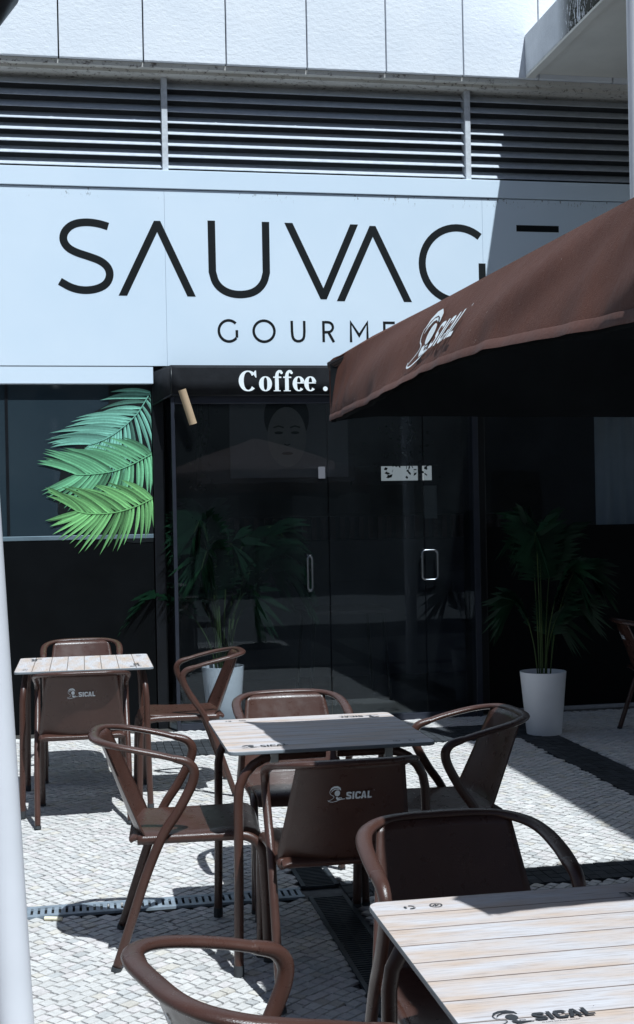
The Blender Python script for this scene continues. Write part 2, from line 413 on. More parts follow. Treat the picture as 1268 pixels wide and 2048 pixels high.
# ------------------------------------------------------------------ ground
def build_ground():
    g = MB(); ys = [-40, 0, 5, 9, 9.4, 40]; xs = [-45, -4, 8, 50]
    vs = [(x, y, gz(y) - .013) for y in ys for x in xs]; n = len(xs)
    fs = [(j * n + i, j * n + i + 1, (j + 1) * n + i + 1, (j + 1) * n + i) for j in range(len(ys) - 1) for i in range(n - 1)]
    g.add(vs, fs); tag(g.build('ground', GROUND), kind='structure')
    rnd = random.Random(3); m = MB(); L = .044; c, s = math.cos(R(41)), math.sin(R(41))
    strips = [(.35, 3.10, 8.02, 8.55), (2.83, 3.10, 2.0, 8.015), (1.01, 2.825, 4.90, 5.12), (3.105, 6.2, 4.90, 5.12)]
    def dark(x, y): return any(a - .012 < x < b + .012 and c_ - .012 < y < d + .012 for a, b, c_, d in strips)
    def hole(x, y):
        return (4.935 < y < 5.085 and x < .99) or (.845 < x < 1.005 and y < 5.5)
    N0 = int(6.6 / L)
    for r in range(-N0, N0):
        u = -6.6 + rnd.random() * L
        while u < 6.6:
            ln = L * rnd.uniform(.78, 1.25); du = ln
            v = r * L
            def wv(uu, vv): return (uu + .010 * math.sin(vv * 3.1 + .7), vv + .018 * math.sin(uu * 1.9 + vv * .6) + .008 * math.sin(uu * 6.3))
            cu, cv = u + ln / 2, v + L / 2
            X, Y = cu * c - cv * s + 2, cu * s + cv * c + 5
            if -2.6 < X < 6.2 and 2.0 < Y < 8.93 - (0 if X > .6 else .16) * 0 and not hole(X, Y) and not dark(X, Y):
                g_ = .0022; jit = lambda: rnd.uniform(-.0034, .0034)
                cor = [(u + g_, v + g_), (u + ln - g_, v + g_), (u + ln - g_, v + L - g_), (u + g_, v + L - g_)]
                P = []
                for a, b in cor:
                    a, b = wv(a + jit(), b + jit()); P.append((a * c - b * s + 2, a * s + b * c + 5))
                mx = sum(p[0] for p in P) / 4; my = sum(p[1] for p in P) / 4; base = gz(my)
                tx, ty = rnd.uniform(-.02, .02), rnd.uniform(-.02, .02); h = rnd.uniform(-.0015, .0012)
                mid = [(px, py, base - .009) for px, py in P]
                top = [(mx + (px - mx) * .93, my + (py - my) * .93, base + h + (px - mx) * tx + (py - my) * ty) for px, py in P]
                if True:
                    t = rnd.gauss(.57, .03); q = rnd.random()
                    if q < .07: col = (t * 1.0, t * .92, t * .82)
                    elif q < .3: col = (t * 1.03, t * .95, t * .92)
                    elif q < .38: col = (t * .86, t * .84, t * .82)
                    else: col = (t, t * .955, t * .915)
                b0 = len(m.v)
                m.v += mid + top
                for k in range(4):
                    k2 = (k + 1) % 4
                    m.f.append((b0 + k, b0 + k2, b0 + 4 + k2, b0 + 4 + k)); m.mi.append(0); m.c.append(col)
                m.f.append((b0 + 4, b0 + 5, b0 + 6, b0 + 7)); m.mi.append(0); m.c.append(col)
            u += ln
    for a, b_, c_, d in strips:
        nx, ny = max(1, round((b_ - a) / .05)), max(1, round((d - c_) / .05)); sx, sy = (b_ - a) / nx, (d - c_) / ny
        for i in range(nx):
            for j in range(ny):
                g1 = rnd.uniform(.0012, .0022); x0, x1 = a + i * sx + (g1 if i else 0), a + (i + 1) * sx - (g1 if i < nx - 1 else 0); y0, y1 = c_ + j * sy + (g1 if j else 0), c_ + (j + 1) * sy - (g1 if j < ny - 1 else 0)
                z = gz((y0 + y1) / 2) + .0015 + rnd.uniform(-.0008, .0012); q = rnd.uniform(.020, .046); col = (q * .9, q, q * 1.15)
                m.add([(x0, y0, z), (x1, y0, z), (x1, y1, z), (x0, y1, z), (x0, y0, z - .012), (x1, y0, z - .012), (x1, y1, z - .012), (x0, y1, z - .012)], [(0, 1, 2, 3), (0, 1, 5, 4), (1, 2, 6, 5), (2, 3, 7, 6), (3, 0, 4, 7)], 0, col)
    o = m.build('pavement', STONE, smooth=False); tag(o, kind='structure')
build_ground()

# drain grates
def build_grates():
    t = empty('drain_grate', (0, 5.01, 0), label='pale slotted metal drain cover running across the paving in front of the centre table', cat='drain grate', group='drain covers in the paving')
    a = MB(); x0, x1 = -3.9, .838
    a.box(x0, x1, -.066, -.040, -.006, .004); a.box(x0, x1, .040, .066, -.006, .004)
    x = x0
    while x < x1: 
        a.box(x, x + .0165, -.0395, .0395, -.006, .003); x += .0265
    a.build('slotted_plate', GALV, t)
    b = MB(); b.box(x0, x1, -.074, .074, -.0125, -.0105); b.build('channel', VOID, t)
    t = empty('drain_grate', (.925, 2.6, 0), label='dark ladder-barred drain cover running from the camera towards the doors', cat='drain grate', group='drain covers in the paving')
    a = MB(); y0, y1 = -2.2, 2.335
    a.box(-.076, -.060, y0, y1, -.006, .006); a.box(.060, .076, y0, y1, -.006, .006)
    y = y0
    while y < y1:
        a.box(-.0595, .0595, y, y + .009, -.006, .004); y += .021
    a.box(-.004, .004, y0, y1, -.0065, .0015)
    a.build('barred_plate', IRON, t)
    a = MB(); a.box(.060, .078, 2.48, 2.86, -.006, .006); a.box(-.078, -.060, 2.48, 2.86, -.006, .006)
    y = 2.48
    while y < 2.86:
        a.box(-.0595, .0595, y, y + .009, -.006, .004); y += .021
    a.build('barred_plate', IRON, t)
    b = MB(); b.box(-.079, .079, y0, 2.33, -.0125, -.0105); b.box(-.079, .079, 2.485, 2.86, -.0125, -.0105); b.build('channel', VOID, t)
build_grates()
def build_butt():
    b = MB(); b.tube([(-.17, 4.90, .008), (-.105, 4.875, .009)], .0075, n=10); b.build('cigarette_end', STICK)
    o = bpy.data.objects['cigarette_end']; tag(o, 'small pale cigarette end lying on the stones beside the slotted drain', 'litter')
build_butt()

# ------------------------------------------------------------------ cafe building
YP, YM, YS, YB, YW = 8.95, 9.115, 9.06, 8.93, 9.12
def build_building():
    B = empty('cafe_building', (2, 9.2, 0), label='white and black cafe building with louvres over the glass shopfront', cat='building')
    def bld(mb, name, mat, **k):
        o = mb.build(name, mat, **k); o.parent = B; o.location = (-2, -9.2, 0); return o
    # upper cladding in panels with open joints
    w = MB(); x = -.1 - .585 * 9
    while x < 8.5:
        x1 = x + .5755
        w.box(x + .0045, x1 + .0045, YP, YP + .10, 4.755, 7.6); x += .585
    bld(w, 'panel_cladding', STUCCO, bevel=.004)
    w = MB(); w.box(-6, 8.6, YP + .102, 9.6, 4.76, 7.6); bld(w, 'backing_wall', BLACKP)
    # stepped soffit trim under the cladding
    w = MB(); w.box(-6, 8.6, YP + .030, YP + .085, 4.722, 4.752); w.box(-6, 8.6, YP + .086, YM + .16, 4.700, 4.751)
    bld(w, 'soffit_trim', TRIM)
    # louvres
    def louvre(x0, x1):
        m = MB(); pitch = .0815; z = 4.055
        while z < 4.70:
            y0 = YM + .008
            # blade: outer lip low, rising inwards
            vs = []
            prof = [(y0, z), (y0 + .004, z + .004), (y0 + .072, z + .062), (y0 + .076, z + .060), (y0 + .006, z - .004), (y0, z - .004)]
            for xx in (x0, x1): vs += [(xx, a, b) for a, b in prof]
            n = len(prof); fs = [(i, (i + 1) % n, n + (i + 1) % n, n + i) for i in range(n)] + [tuple(range(n)), tuple(range(n, 2 * n))]
            m.add(vs, fs); z += pitch
        bld(m, 'louvre_panel', SLAT)
    for a, b in ((-4.0, -1.665), (-1.615, .612), (.658, 2.872), (2.922, 5.2), (5.25, 7.6)): louvre(a, b)
    for xm in (-1.64, .635, 2.897, 5.225):
        m = MB(); m.box(xm - .021, xm + .021, YM - .012, YM + .09, 4.022, 4.699); bld(m, 'mullion', simple('mullion_paint', (.52, .54, .57), .6, var=.15, sc=30), bevel=.003)
    m = MB(); m.box(-6, 8.6, YM + .14, YM + .16, 3.9, 4.70); m.box(-1.0, -.97, YM + .09, YM + .139, 4.0, 4.7); bld(m, 'louvre_back', simple('louvre_back', (.05, .055, .06), .8))
    # head of the shopfront (behind the sign), sill
    m = MB(); m.box(-6, 8.6, YM + .022, YM + .16, 2.62, 4.0); bld(m, 'lintel_wall', simple('lintel_render', (.5, .5, .5), .8))
    # black lower wall, left part
    zf = .0
    m = MB(); m.box(-6, .50, YW, 9.35, zf, 1.395); m.box(-6, -1.75, YW, 9.35, 1.396, 2.62); bld(m, 'black_wall', BLACKP)
    m = MB(); m.box(-1.74, .50, YW + .003, YW + .03, 1.43, 2.62); bld(m, 'side_window_pane', FILM)
    m = MB(); m.box(-1.745, .50, YW - .004, YW + .06, 1.3965, 1.428); bld(m, 'window_sill', simple('sill_alu', (.16, .22, .26), .35, metal=.4), bevel=.003)
    m = MB(); m.box(-.52, -.50, YW - .002, YW + .0025, 1.4285, 2.62); bld(m, 'window_mullion', BLACKF)
    # post at the left of the porch
    m = MB(); m.box(.505, .585, YW - .03, 9.35, zf, 2.62); bld(m, 'post', BLACKF, bevel=.004)
    # porch: side pane, front panes, frames
    m = MB(); m.add([(.60, YW - .032, .07), (.642, YB + .012, .07), (.642, YB + .012, 2.39), (.60, YW - .032, 2.39)], [(0, 1, 2, 3)]); bld(m, 'porch_side_pane', GLASS)
    fr = MB(); fr.box(.626, .652, YB - .01, YB + .03, .03, 2.395); fr.box(2.825, 2.868, YB - .01, YB + .10, .03, 2.395)
    fr.box(.653, 2.824, YB - .008, YB + .028, 2.34, 2.395); fr.box(.653, 2.824, YB - .006, YB + .026, .035, .085)
    bld(fr, 'porch_frame', simple('anodised_frame', (.028, .032, .045), .3, metal=.3), bevel=.002)
    for k, (a, b) in enumerate(((.655, 1.738), (1.746, 2.448), (2.456, 2.822))):
        m = MB(); m.box(a, b, YB + .004, YB + .012, .088, 2.338)
        o = bld(m, 'glass_door' if k else 'porch_pane', GLASS)
        if k == 0 or k == 2:
            pass
    # pull handles
    def loop(cx, cz, w, h, nrm, r=.0075):
        pts = []; rr = .028
        for sx, sz, a0 in ((1, 1, 0), (-1, 1, 90), (-1, -1, 180), (1, -1, 270)):
            for i in range(6):
                a = R(a0 + 18 * i); pts.append((sx * (w / 2 - rr) + rr * math.cos(a), sz * (h / 2 - rr) + rr * math.sin(a)))
        pts.append(pts[0])
        m = MB(); q = []
        for a, b in pts:
            q.append((cx + a * nrm[0], YB - .035 - a * nrm[1], cz + b))
        m.tube(q, r, n=8, cap=False); return m
    for cx, cz, w, h, nn in ((1.592, 1.123, .032, .255, (1, 0)), (2.478, 1.16, .115, .215, (1, 0))):
        m = loop(cx, cz, w, h, nn)
        m.tube([(cx - w / 2 + .004, YB - .035, cz + .06), (cx - w / 2 + .004, YB + .004, cz + .06)], .006, n=8)
        m.tube([(cx - w / 2 + .004, YB - .035, cz - .06), (cx - w / 2 + .004, YB + .004, cz - .06)], .006, n=8)
        bld(m, 'door_handle', STEEL, smooth=True)
    # column and right hand window
    m = MB(); m.box(2.875, 2.965, YW - .06, 9.35, zf, 2.62); bld(m, 'post', BLACKF, bevel=.004)
    m = MB(); m.box(2.966, 7.6, YW, 9.35, zf, 1.425); bld(m, 'black_wall', BLACKP)
    m = MB(); m.box(2.967, 7.6, YW + .03, YW + .04, 1.4265, 2.62); bld(m, 'right_window_pane', GLASS)
    # threshold strips
    m = MB(); m.box(-6, .59, YP - .16, YP - .09, -.01, gz(8.9) + .008); bld(m, 'threshold', simple('stone_sill', (.62, .60, .58), .7, var=.1), bevel=.003)
    m = MB(); m.box(2.97, 7.6, YW - .06, YW - .005, -.01, .055); bld(m, 'threshold', simple('cement_sill', (.28, .28, .29), .8, var=.2, sc=12), bevel=.003)
    m = MB(); m.box(.60, 2.87, YB - .03, YW + .2, -.01, .034); bld(m, 'threshold', simple('door_sill', (.05, .055, .06), .5))
    # room shell
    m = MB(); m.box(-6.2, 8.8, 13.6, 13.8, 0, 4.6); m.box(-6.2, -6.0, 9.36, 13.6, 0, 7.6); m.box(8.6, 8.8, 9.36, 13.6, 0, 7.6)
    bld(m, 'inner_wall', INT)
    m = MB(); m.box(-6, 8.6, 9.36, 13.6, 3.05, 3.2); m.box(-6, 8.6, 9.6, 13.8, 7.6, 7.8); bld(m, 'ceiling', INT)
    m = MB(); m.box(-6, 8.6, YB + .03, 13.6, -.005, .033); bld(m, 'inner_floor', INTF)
    # overhang on the right: slab with stained fascia
    m = MB(); m.box(3.30, 3.36, -3.0, YP - .002, 4.775, 5.075); bld(m, 'overhang_fascia', FASCIA, bevel=.006)
    m = MB(); m.box(3.305, 3.37, -3.0, YP - .002, 4.755, 4.774); bld(m, 'drip_edge', SOFFIT)
    m = MB(); m.box(3.385, 9.5, -3.0, YP - .002, 4.79, 5.06); bld(m, 'overhang_slab', SOFFIT)
    return B
BLD = build_building()

def build_column():
    m = MB(); m.lathe([(.055, -.02), (.055, 5.3)], 48, (0, 0, 0), cap=True)
    o = m.build('tall_pole', WHITEPOLE, smooth=True, autos=40, loc=(3.0, 6.4, gz(6.4)))
    tag(o, 'tall smooth white pole rising behind the brown parasol at the right edge', 'pole')
build_column()

# ------------------------------------------------------------------ shop sign
def build_sign():
    t = empty('shop_sign', (1.5, YS, 2.6), label='long white fascia sign reading SAUVAGE GOURMET in thin black letters', cat='sign')
    off = Vector((-1.5, -YS, -2.6))
    def ch(mb, name, mat, **k):
        o = mb.build(name, mat, t, **k); o.location = off; return o
    b = MB()
    for a, c in ((-4.0, -1.90), (-1.899, .617), (.618, 2.980), (2.981, 7.6)): b.box(a, c, YS, YM + .02, 2.622, 3.880)
    ch(b, 'board', SIGNW, bevel=.0015)
    b = MB(); b.box(-4, 7.6, YS - .012, YM + .02, 3.886, 4.018); ch(b, 'top_flashing', SIGNW, bevel=.003)
    b = MB(); b.box(-4, .515, YS + .004, YM + .02, 2.497, 2.617); ch(b, 'lower_strip', SIGNW, bevel=.002)
    Y = YS - .001
    def f(x, y, l): return (x, Y - l * .5, y)
    k = .054
    sh = []
    S_ = [(.219, 3.608), (.152, 3.628), (.065, 3.637), (-.023, 3.622), (-.081, 3.574), (-.099, 3.512), (-.07, 3.456), (-.01, 3.421), (.077, 3.395), (.165, 3.364), (.216, 3.318), (.228, 3.26), (.200, 3.199), (.134, 3.164), (.046, 3.152), (-.041, 3.168), (-.123, 3.215)]
    sh.append(ribbon(chaikin(S_), k))
    def lam(x0, xm, x1, z0, zt, inv=False):
        s_ = -1 if z0 > zt else 1; top = zt + .016 * s_; out = []
        for xa in (x0, x1):
            dx = abs(xm - xa); dz = abs(zt - z0); hw_ = k / 2 * math.hypot(dx, dz) / dz; d_ = 1 if xa < xm else -1
            out.append([Vector((xa - hw_ * d_, z0)), Vector((xa + hw_ * d_, z0)), Vector((xm, zt - s_ * hw_ * dz / dx)), Vector((xm, top)), Vector((xm - d_ * (hw_ - .016 * dx / dz), top))])
        return out
    sh.append(lam(.313, .564, .800, 3.120, 3.640))
    U_ = [(.951, 3.667), (.952, 3.30), (.975, 3.212), (1.047, 3.153), (1.148, 3.134), (1.255, 3.155), (1.322, 3.22), (1.343, 3.30), (1.344, 3.667)]
    sh.append(ribbon([U_[0]] + chaikin(U_[1:-1]) + [U_[-1]], k))
    sh.append(lam(1.512, 1.762, 2.000, 3.664, 3.128)); sh.append(lam(1.889, 2.138, 2.396, 3.100, 3.640))
    G_ = arc(2.782, 3.385, .272, .272, 50, 322, 40); sh.append(ribbon(G_, k)); sh.append(ribbon([(2.972, 3.395), (2.972, 3.245)], k))
    for z in (3.664, 3.395, 3.128): sh.append(ribbon([(3.246, z), (3.582, z)], k * .9))
    def letters(shp, sizes):
        i = 0
        for n_ in sizes:
            m = MB(); put(m, shp[i:i + n_], f); ch(m, 'letter', LETTER); i += n_
    letters(sh, (1, 1, 1, 1, 1, 2, 3))
    sh = []; k = .019
    sh.append(ribbon(arc(1.062, 2.876, .072, .076, 45, 318, 28), k)); sh.append(ribbon([(1.120, 2.882), (1.120, 2.828)], k))
    sh.append(ribbon(arc(1.318, 2.876, .076, .076, 0, 348, 32), k, True))
    u = [(1.522, 2.953), (1.523, 2.85), (1.535, 2.815), (1.569, 2.802), (1.603, 2.815), (1.614, 2.85), (1.614, 2.953)]
    sh.append(ribbon(chaikin(u, 1), k))
    sh.append(ribbon([(1.756, 2.800), (1.756, 2.954)], k)); sh.append(ribbon([(1.766, 2.946)] + arc(1.790, 2.909, .036, .036, 85, -85, 12) + [(1.766, 2.872)], k * .95)); sh.append(ribbon([(1.792, 2.872), (1.832, 2.800)], k))
    sh.append(ribbon([(1.960, 2.800), (1.960, 2.945), (2.022, 2.850), (2.084, 2.945), (2.084, 2.800)], k))
    sh.append(ribbon([(2.292, 2.945), (2.212, 2.945), (2.212, 2.809), (2.292, 2.809)], k)); sh.append(ribbon([(2.222, 2.878), (2.280, 2.878)], k))
    sh.append(ribbon([(2.400, 2.945), (2.500, 2.945)], k)); sh.append(ribbon([(2.450, 2.936), (2.450, 2.800)], k))
    letters(sh, (2, 1, 1, 3, 1, 2, 2))
build_sign()

# ------------------------------------------------------------------ canopy with "Coffee ."
def build_canopy():
    t = empty('door_canopy', (1.8, YB, 2.4), label='low black canvas canopy over the doors lettered Coffee in white', cat='canopy')
    off = Vector((-1.8, -YB, -2.4))
    x0, x1, yf, yb = .632, 4.6, YB - .035, YW - .001
    m = MB(); zb, zt = 2.398, 2.603
    nx = 60
    top = []; bot = []
    vs = []
    for i in range(nx + 1):
        x = x0 + (x1 - x0) * i / nx; w = .003 * math.sin(x * 5) + .002 * math.sin(x * 13)
        vs += [(x, yf + .03, zt + .006), (x, yf + w * .5, zt - .012), (x, yf + w, (zt + zb) / 2), (x, yf + w * .6, zb)]
    fs = [(i * 4 + j, i * 4 + j + 1, (i + 1) * 4 + j + 1, (i + 1) * 4 + j) for i in range(nx) for j in range(3)]
    m.add(vs, fs)
    # splayed left end and roof
    m.add([(x0, yf, zb), (.512, yb - .03, 2.345), (.505, yb - .03, 2.575), (x0, yf, zt - .012), (x0, yf + .03, zt + .006)], [(0, 1, 2, 3), (3, 2, 4)])
    m.add([(x0, yf + .03, zt + .006), (.505, yb - .03, 2.575), (.6, yb - .06, 2.612), (x1, yb - .06, 2.612), (x1, yf + .03, zt + .006)], [(0, 1, 2, 3, 4)])
    o = m.build('valance', CANVASB, t, smooth=True, autos=35); o.location = off
    b = o.modifiers.new('s', 'SOLIDIFY'); b.thickness = .003; b.offset = 1
    m = MB(); m.tube([(x0 + .002, yf + .006, zb), (x1, yf + .006, zb)], .007, n=8); m.tube([(x0, yf + .004, zb), (x0, yf + .004, zt - .01)], .006, n=8); m.tube([(x0, yf, zb + .002), (.512, yb - .03, 2.347)], .006, n=8)
    o = m.build('frame_bar', BLACKF, t, smooth=True); o.location = off
    # lettering (serif, thick and thin)
    Y = yf - .0045
    def f(x, y, l): return (x, Y - l * 2, y)
    zc, xh, cap = 2.424, .106, .146
    sh = []
    def ring(cx, w, a0=0, a1=360, thick=.034, thin=.008, h=xh, n=40, tilt=0, closed=True):
        pts = []; ws = []
        for i in range(n + (0 if closed else 1)):
            a = R(a0 + (a1 - a0) * i / n); hv = abs(math.cos(a - tilt)); wd = thin + (thick - thin) * hv ** 1.6
            pts.append((cx + (w / 2 - thick * .42) * math.cos(a), zc + h / 2 + (h / 2 - thin * .5) * math.sin(a))); ws.append(wd)
        return ribbon(pts, ws, closed)
    # C
    sh.append(ring(1.172, .128, 38, 318, .036, .009, cap, closed=False))
    sh.append([[Vector((1.222, zc + cap)), Vector((1.230, zc + cap)), Vector((1.232, zc + cap * .66)), Vector((1.226, zc + cap * .66)), Vector((1.208, zc + cap * .86))]])
    # o
    sh.append(ring(1.296, .088))
    def fl(x):
        st = x + .026
        P = [(st, zc + .006), (st, zc + .105), (st + .004, zc + .13), (st + .018, zc + .143), (st + .036, zc + .138)]
        out = [ribbon([P[0], P[1]] + chaikin(P[1:], 2)[1:], [.027, .027] + [.026 - .0008 * i for i in range(len(chaikin(P[1:], 2)) - 1)])]
        out.append([[Vector((x, zc + .094)), Vector((x + .058, zc + .094)), Vector((x + .058, zc + .104)), Vector((x, zc + .104))]])
        out.append([[Vector((x + .002, zc)), Vector((x + .052, zc)), Vector((x + .052, zc + .006)), Vector((x + .002, zc + .006))]])
        a = [Vector((x + .060 + .010 * math.cos(t), zc + .131 + .010 * math.sin(t))) for t in [2 * math.pi * i / 10 for i in range(10)]]
        out.append([a]); return out
    sh += fl(1.352); sh += fl(1.424)
    for x in (1.536, 1.620):
        sh.append(ring(x, .084, 14, 318, .032, .008, closed=False))
        sh.append([[Vector((x - .026, zc + .055)), Vector((x + .040, zc + .055)), Vector((x + .040, zc + .063)), Vector((x - .026, zc + .063))]])
    sh.append([[Vector((1.728 + .017 * math.cos(t), zc + .017 + .017 * math.sin(t))) for t in [2 * math.pi * i / 18 for i in range(18)]]])
    i = 0
    for n_ in (2, 1, 4, 4, 2, 2, 1):
        m = MB(); put(m, sh[i:i + n_], f); o = m.build('letter', CANVW, t); o.location = off; i += n_
build_canopy()

# ------------------------------------------------------------------ printed palm leaves on the side window
def build_palm_print():
    """three printed fronds, flat film on the glass (window-plane x, z)"""
    m = MB(); rnd = random.Random(5); Y = YW - .0045
    layer = [0]
    def leaf(p, d, L, w, col, bs=1):
        d = Vector(d).normalized(); n = Vector((-d.y, d.x)); bend = rnd.uniform(.06, .20) * bs
        layer[0] += 1; y = Y - .0004 - .00002 * layer[0]
        K = 6; c = []; 
        for i in range(K + 1):
            s = i / K; q = Vector(p) + d * (L * s) + n * (bend * L * s * s) + Vector((0, -.10 * L * s * s))
            ww = w * max(0, math.sin(math.pi * min(1, .10 + s * .90))) ** .8 * (1 - .5 * s)
            c.append((q, ww))
        for i in range(K):
            (a, wa), (b, wb) = c[i], c[i + 1]
            tt = (b - a).normalized(); nn = Vector((-tt.y, tt.x))
            f = 1.0 - .25 * (i / K)
            # light upper half, darker lower half of each leaflet
            for sgn, k in ((1, 1.0), (-1, .62)):
                vs = [(a.x, y, a.y), (b.x, y, b.y), (b.x + nn.x * wb * sgn, y, b.y + nn.y * wb * sgn), (a.x + nn.x * wa * sgn, y, a.y + nn.y * wa * sgn)]
                vs = [v if (v[0] < .50) else (.50, v[1], v[2]) for v in vs]
                cc = tuple(x * k * f for x in col); m.add(vs, [(0, 1, 2, 3)], 0, cc)
    def frond(pts, n, Lf, tint):
        C = smooth_path([(a, 0, b) for a, b in pts], 12); tot = len(C) - 1
        order = [(i, sgn) for i in range(n) for sgn in (1, -1)]
        for i, sgn in order:
            s = (i + (.5 if sgn > 0 else 0)) / n; idx = min(int(s * tot), tot - 1); p = C[idx]; t = (C[min(idx + 1, tot)] - C[max(idx - 1, 0)]).normalized()
            upper = sgn < 0                      # stem runs leftwards, so the negative side is the upper one
            ang = R((72 - 46 * s) if upper else (74 - 44 * s)) * sgn
            dx = t.x * math.cos(ang) - t.z * math.sin(ang); dz = t.x * math.sin(ang) + t.z * math.cos(ang)
            L = Lf * ((.75 + .45 * math.sin(math.pi * s)) if upper else (.60 + .30 * math.sin(math.pi * min(1, s * .9)))) * rnd.uniform(.88, 1.1)
            g = rnd.uniform(.7, 1.2); q = rnd.random(); col = tuple(x * g for x in (tint if q < .80 else tuple(c * .45 for c in tint)))
            leaf((p.x, p.z), (dx, dz), L, .0185 if upper else .0165, col, 1 if upper else -1)
        for a, b in zip(C[:-1], C[1:]):
            tt = (b - a).normalized(); nn = Vector((-tt.z, 0, tt.x)) * .0035; y = Y - .0060
            m.add([(a.x - nn.x, y, a.z - nn.z), (b.x - nn.x, y, b.z - nn.z), (b.x + nn.x, y, b.z + nn.z), (a.x + nn.x, y, a.z + nn.z)], [(0, 1, 2, 3)], 0, tuple(x * .8 for x in tint))
    frond([(.495, 2.44), (.40, 2.29), (.28, 2.18), (.17, 2.11), (.06, 2.07)], 21, .36, (.22, .54, .42))
    frond([(.495, 2.00), (.36, 1.93), (.22, 1.88), (.06, 1.86), (-.04, 1.86)], 22, .35, (.20, .56, .30))
    frond([(.495, 1.68), (.36, 1.62), (.22, 1.585), (.06, 1.58), (-.04, 1.60)], 22, .34, (.24, .60, .22))
    m2 = MB(); out = [(.20, 2.49), (.497, 2.49), (.497, 1.37), (.36, 1.365), (.22, 1.39), (.06, 1.45), (-.10, 1.50), (-.17, 1.60), (-.16, 1.80), (-.13, 1.95), (-.04, 2.02), (-.04, 2.16), (.06, 2.28), (.20, 2.36)]
    m2.add([(a_, YW - .0035, b_) for a_, b_ in out], [tuple(range(len(out)))]); m2.add([(a_, YW - .0030, b_) for a_, b_ in out], [tuple(range(len(out)))])
    bk = m2.build('print_backing', LETTER); bk.parent = BLD; bk.location = (-2, -9.2, 0)
    o = m.build('palm_leaf_print', DECALM); o.parent = BLD; o.location = (-2, -9.2, 0)
    o['label'] = 'printed green and teal palm fronds on the side window'
build_palm_print()

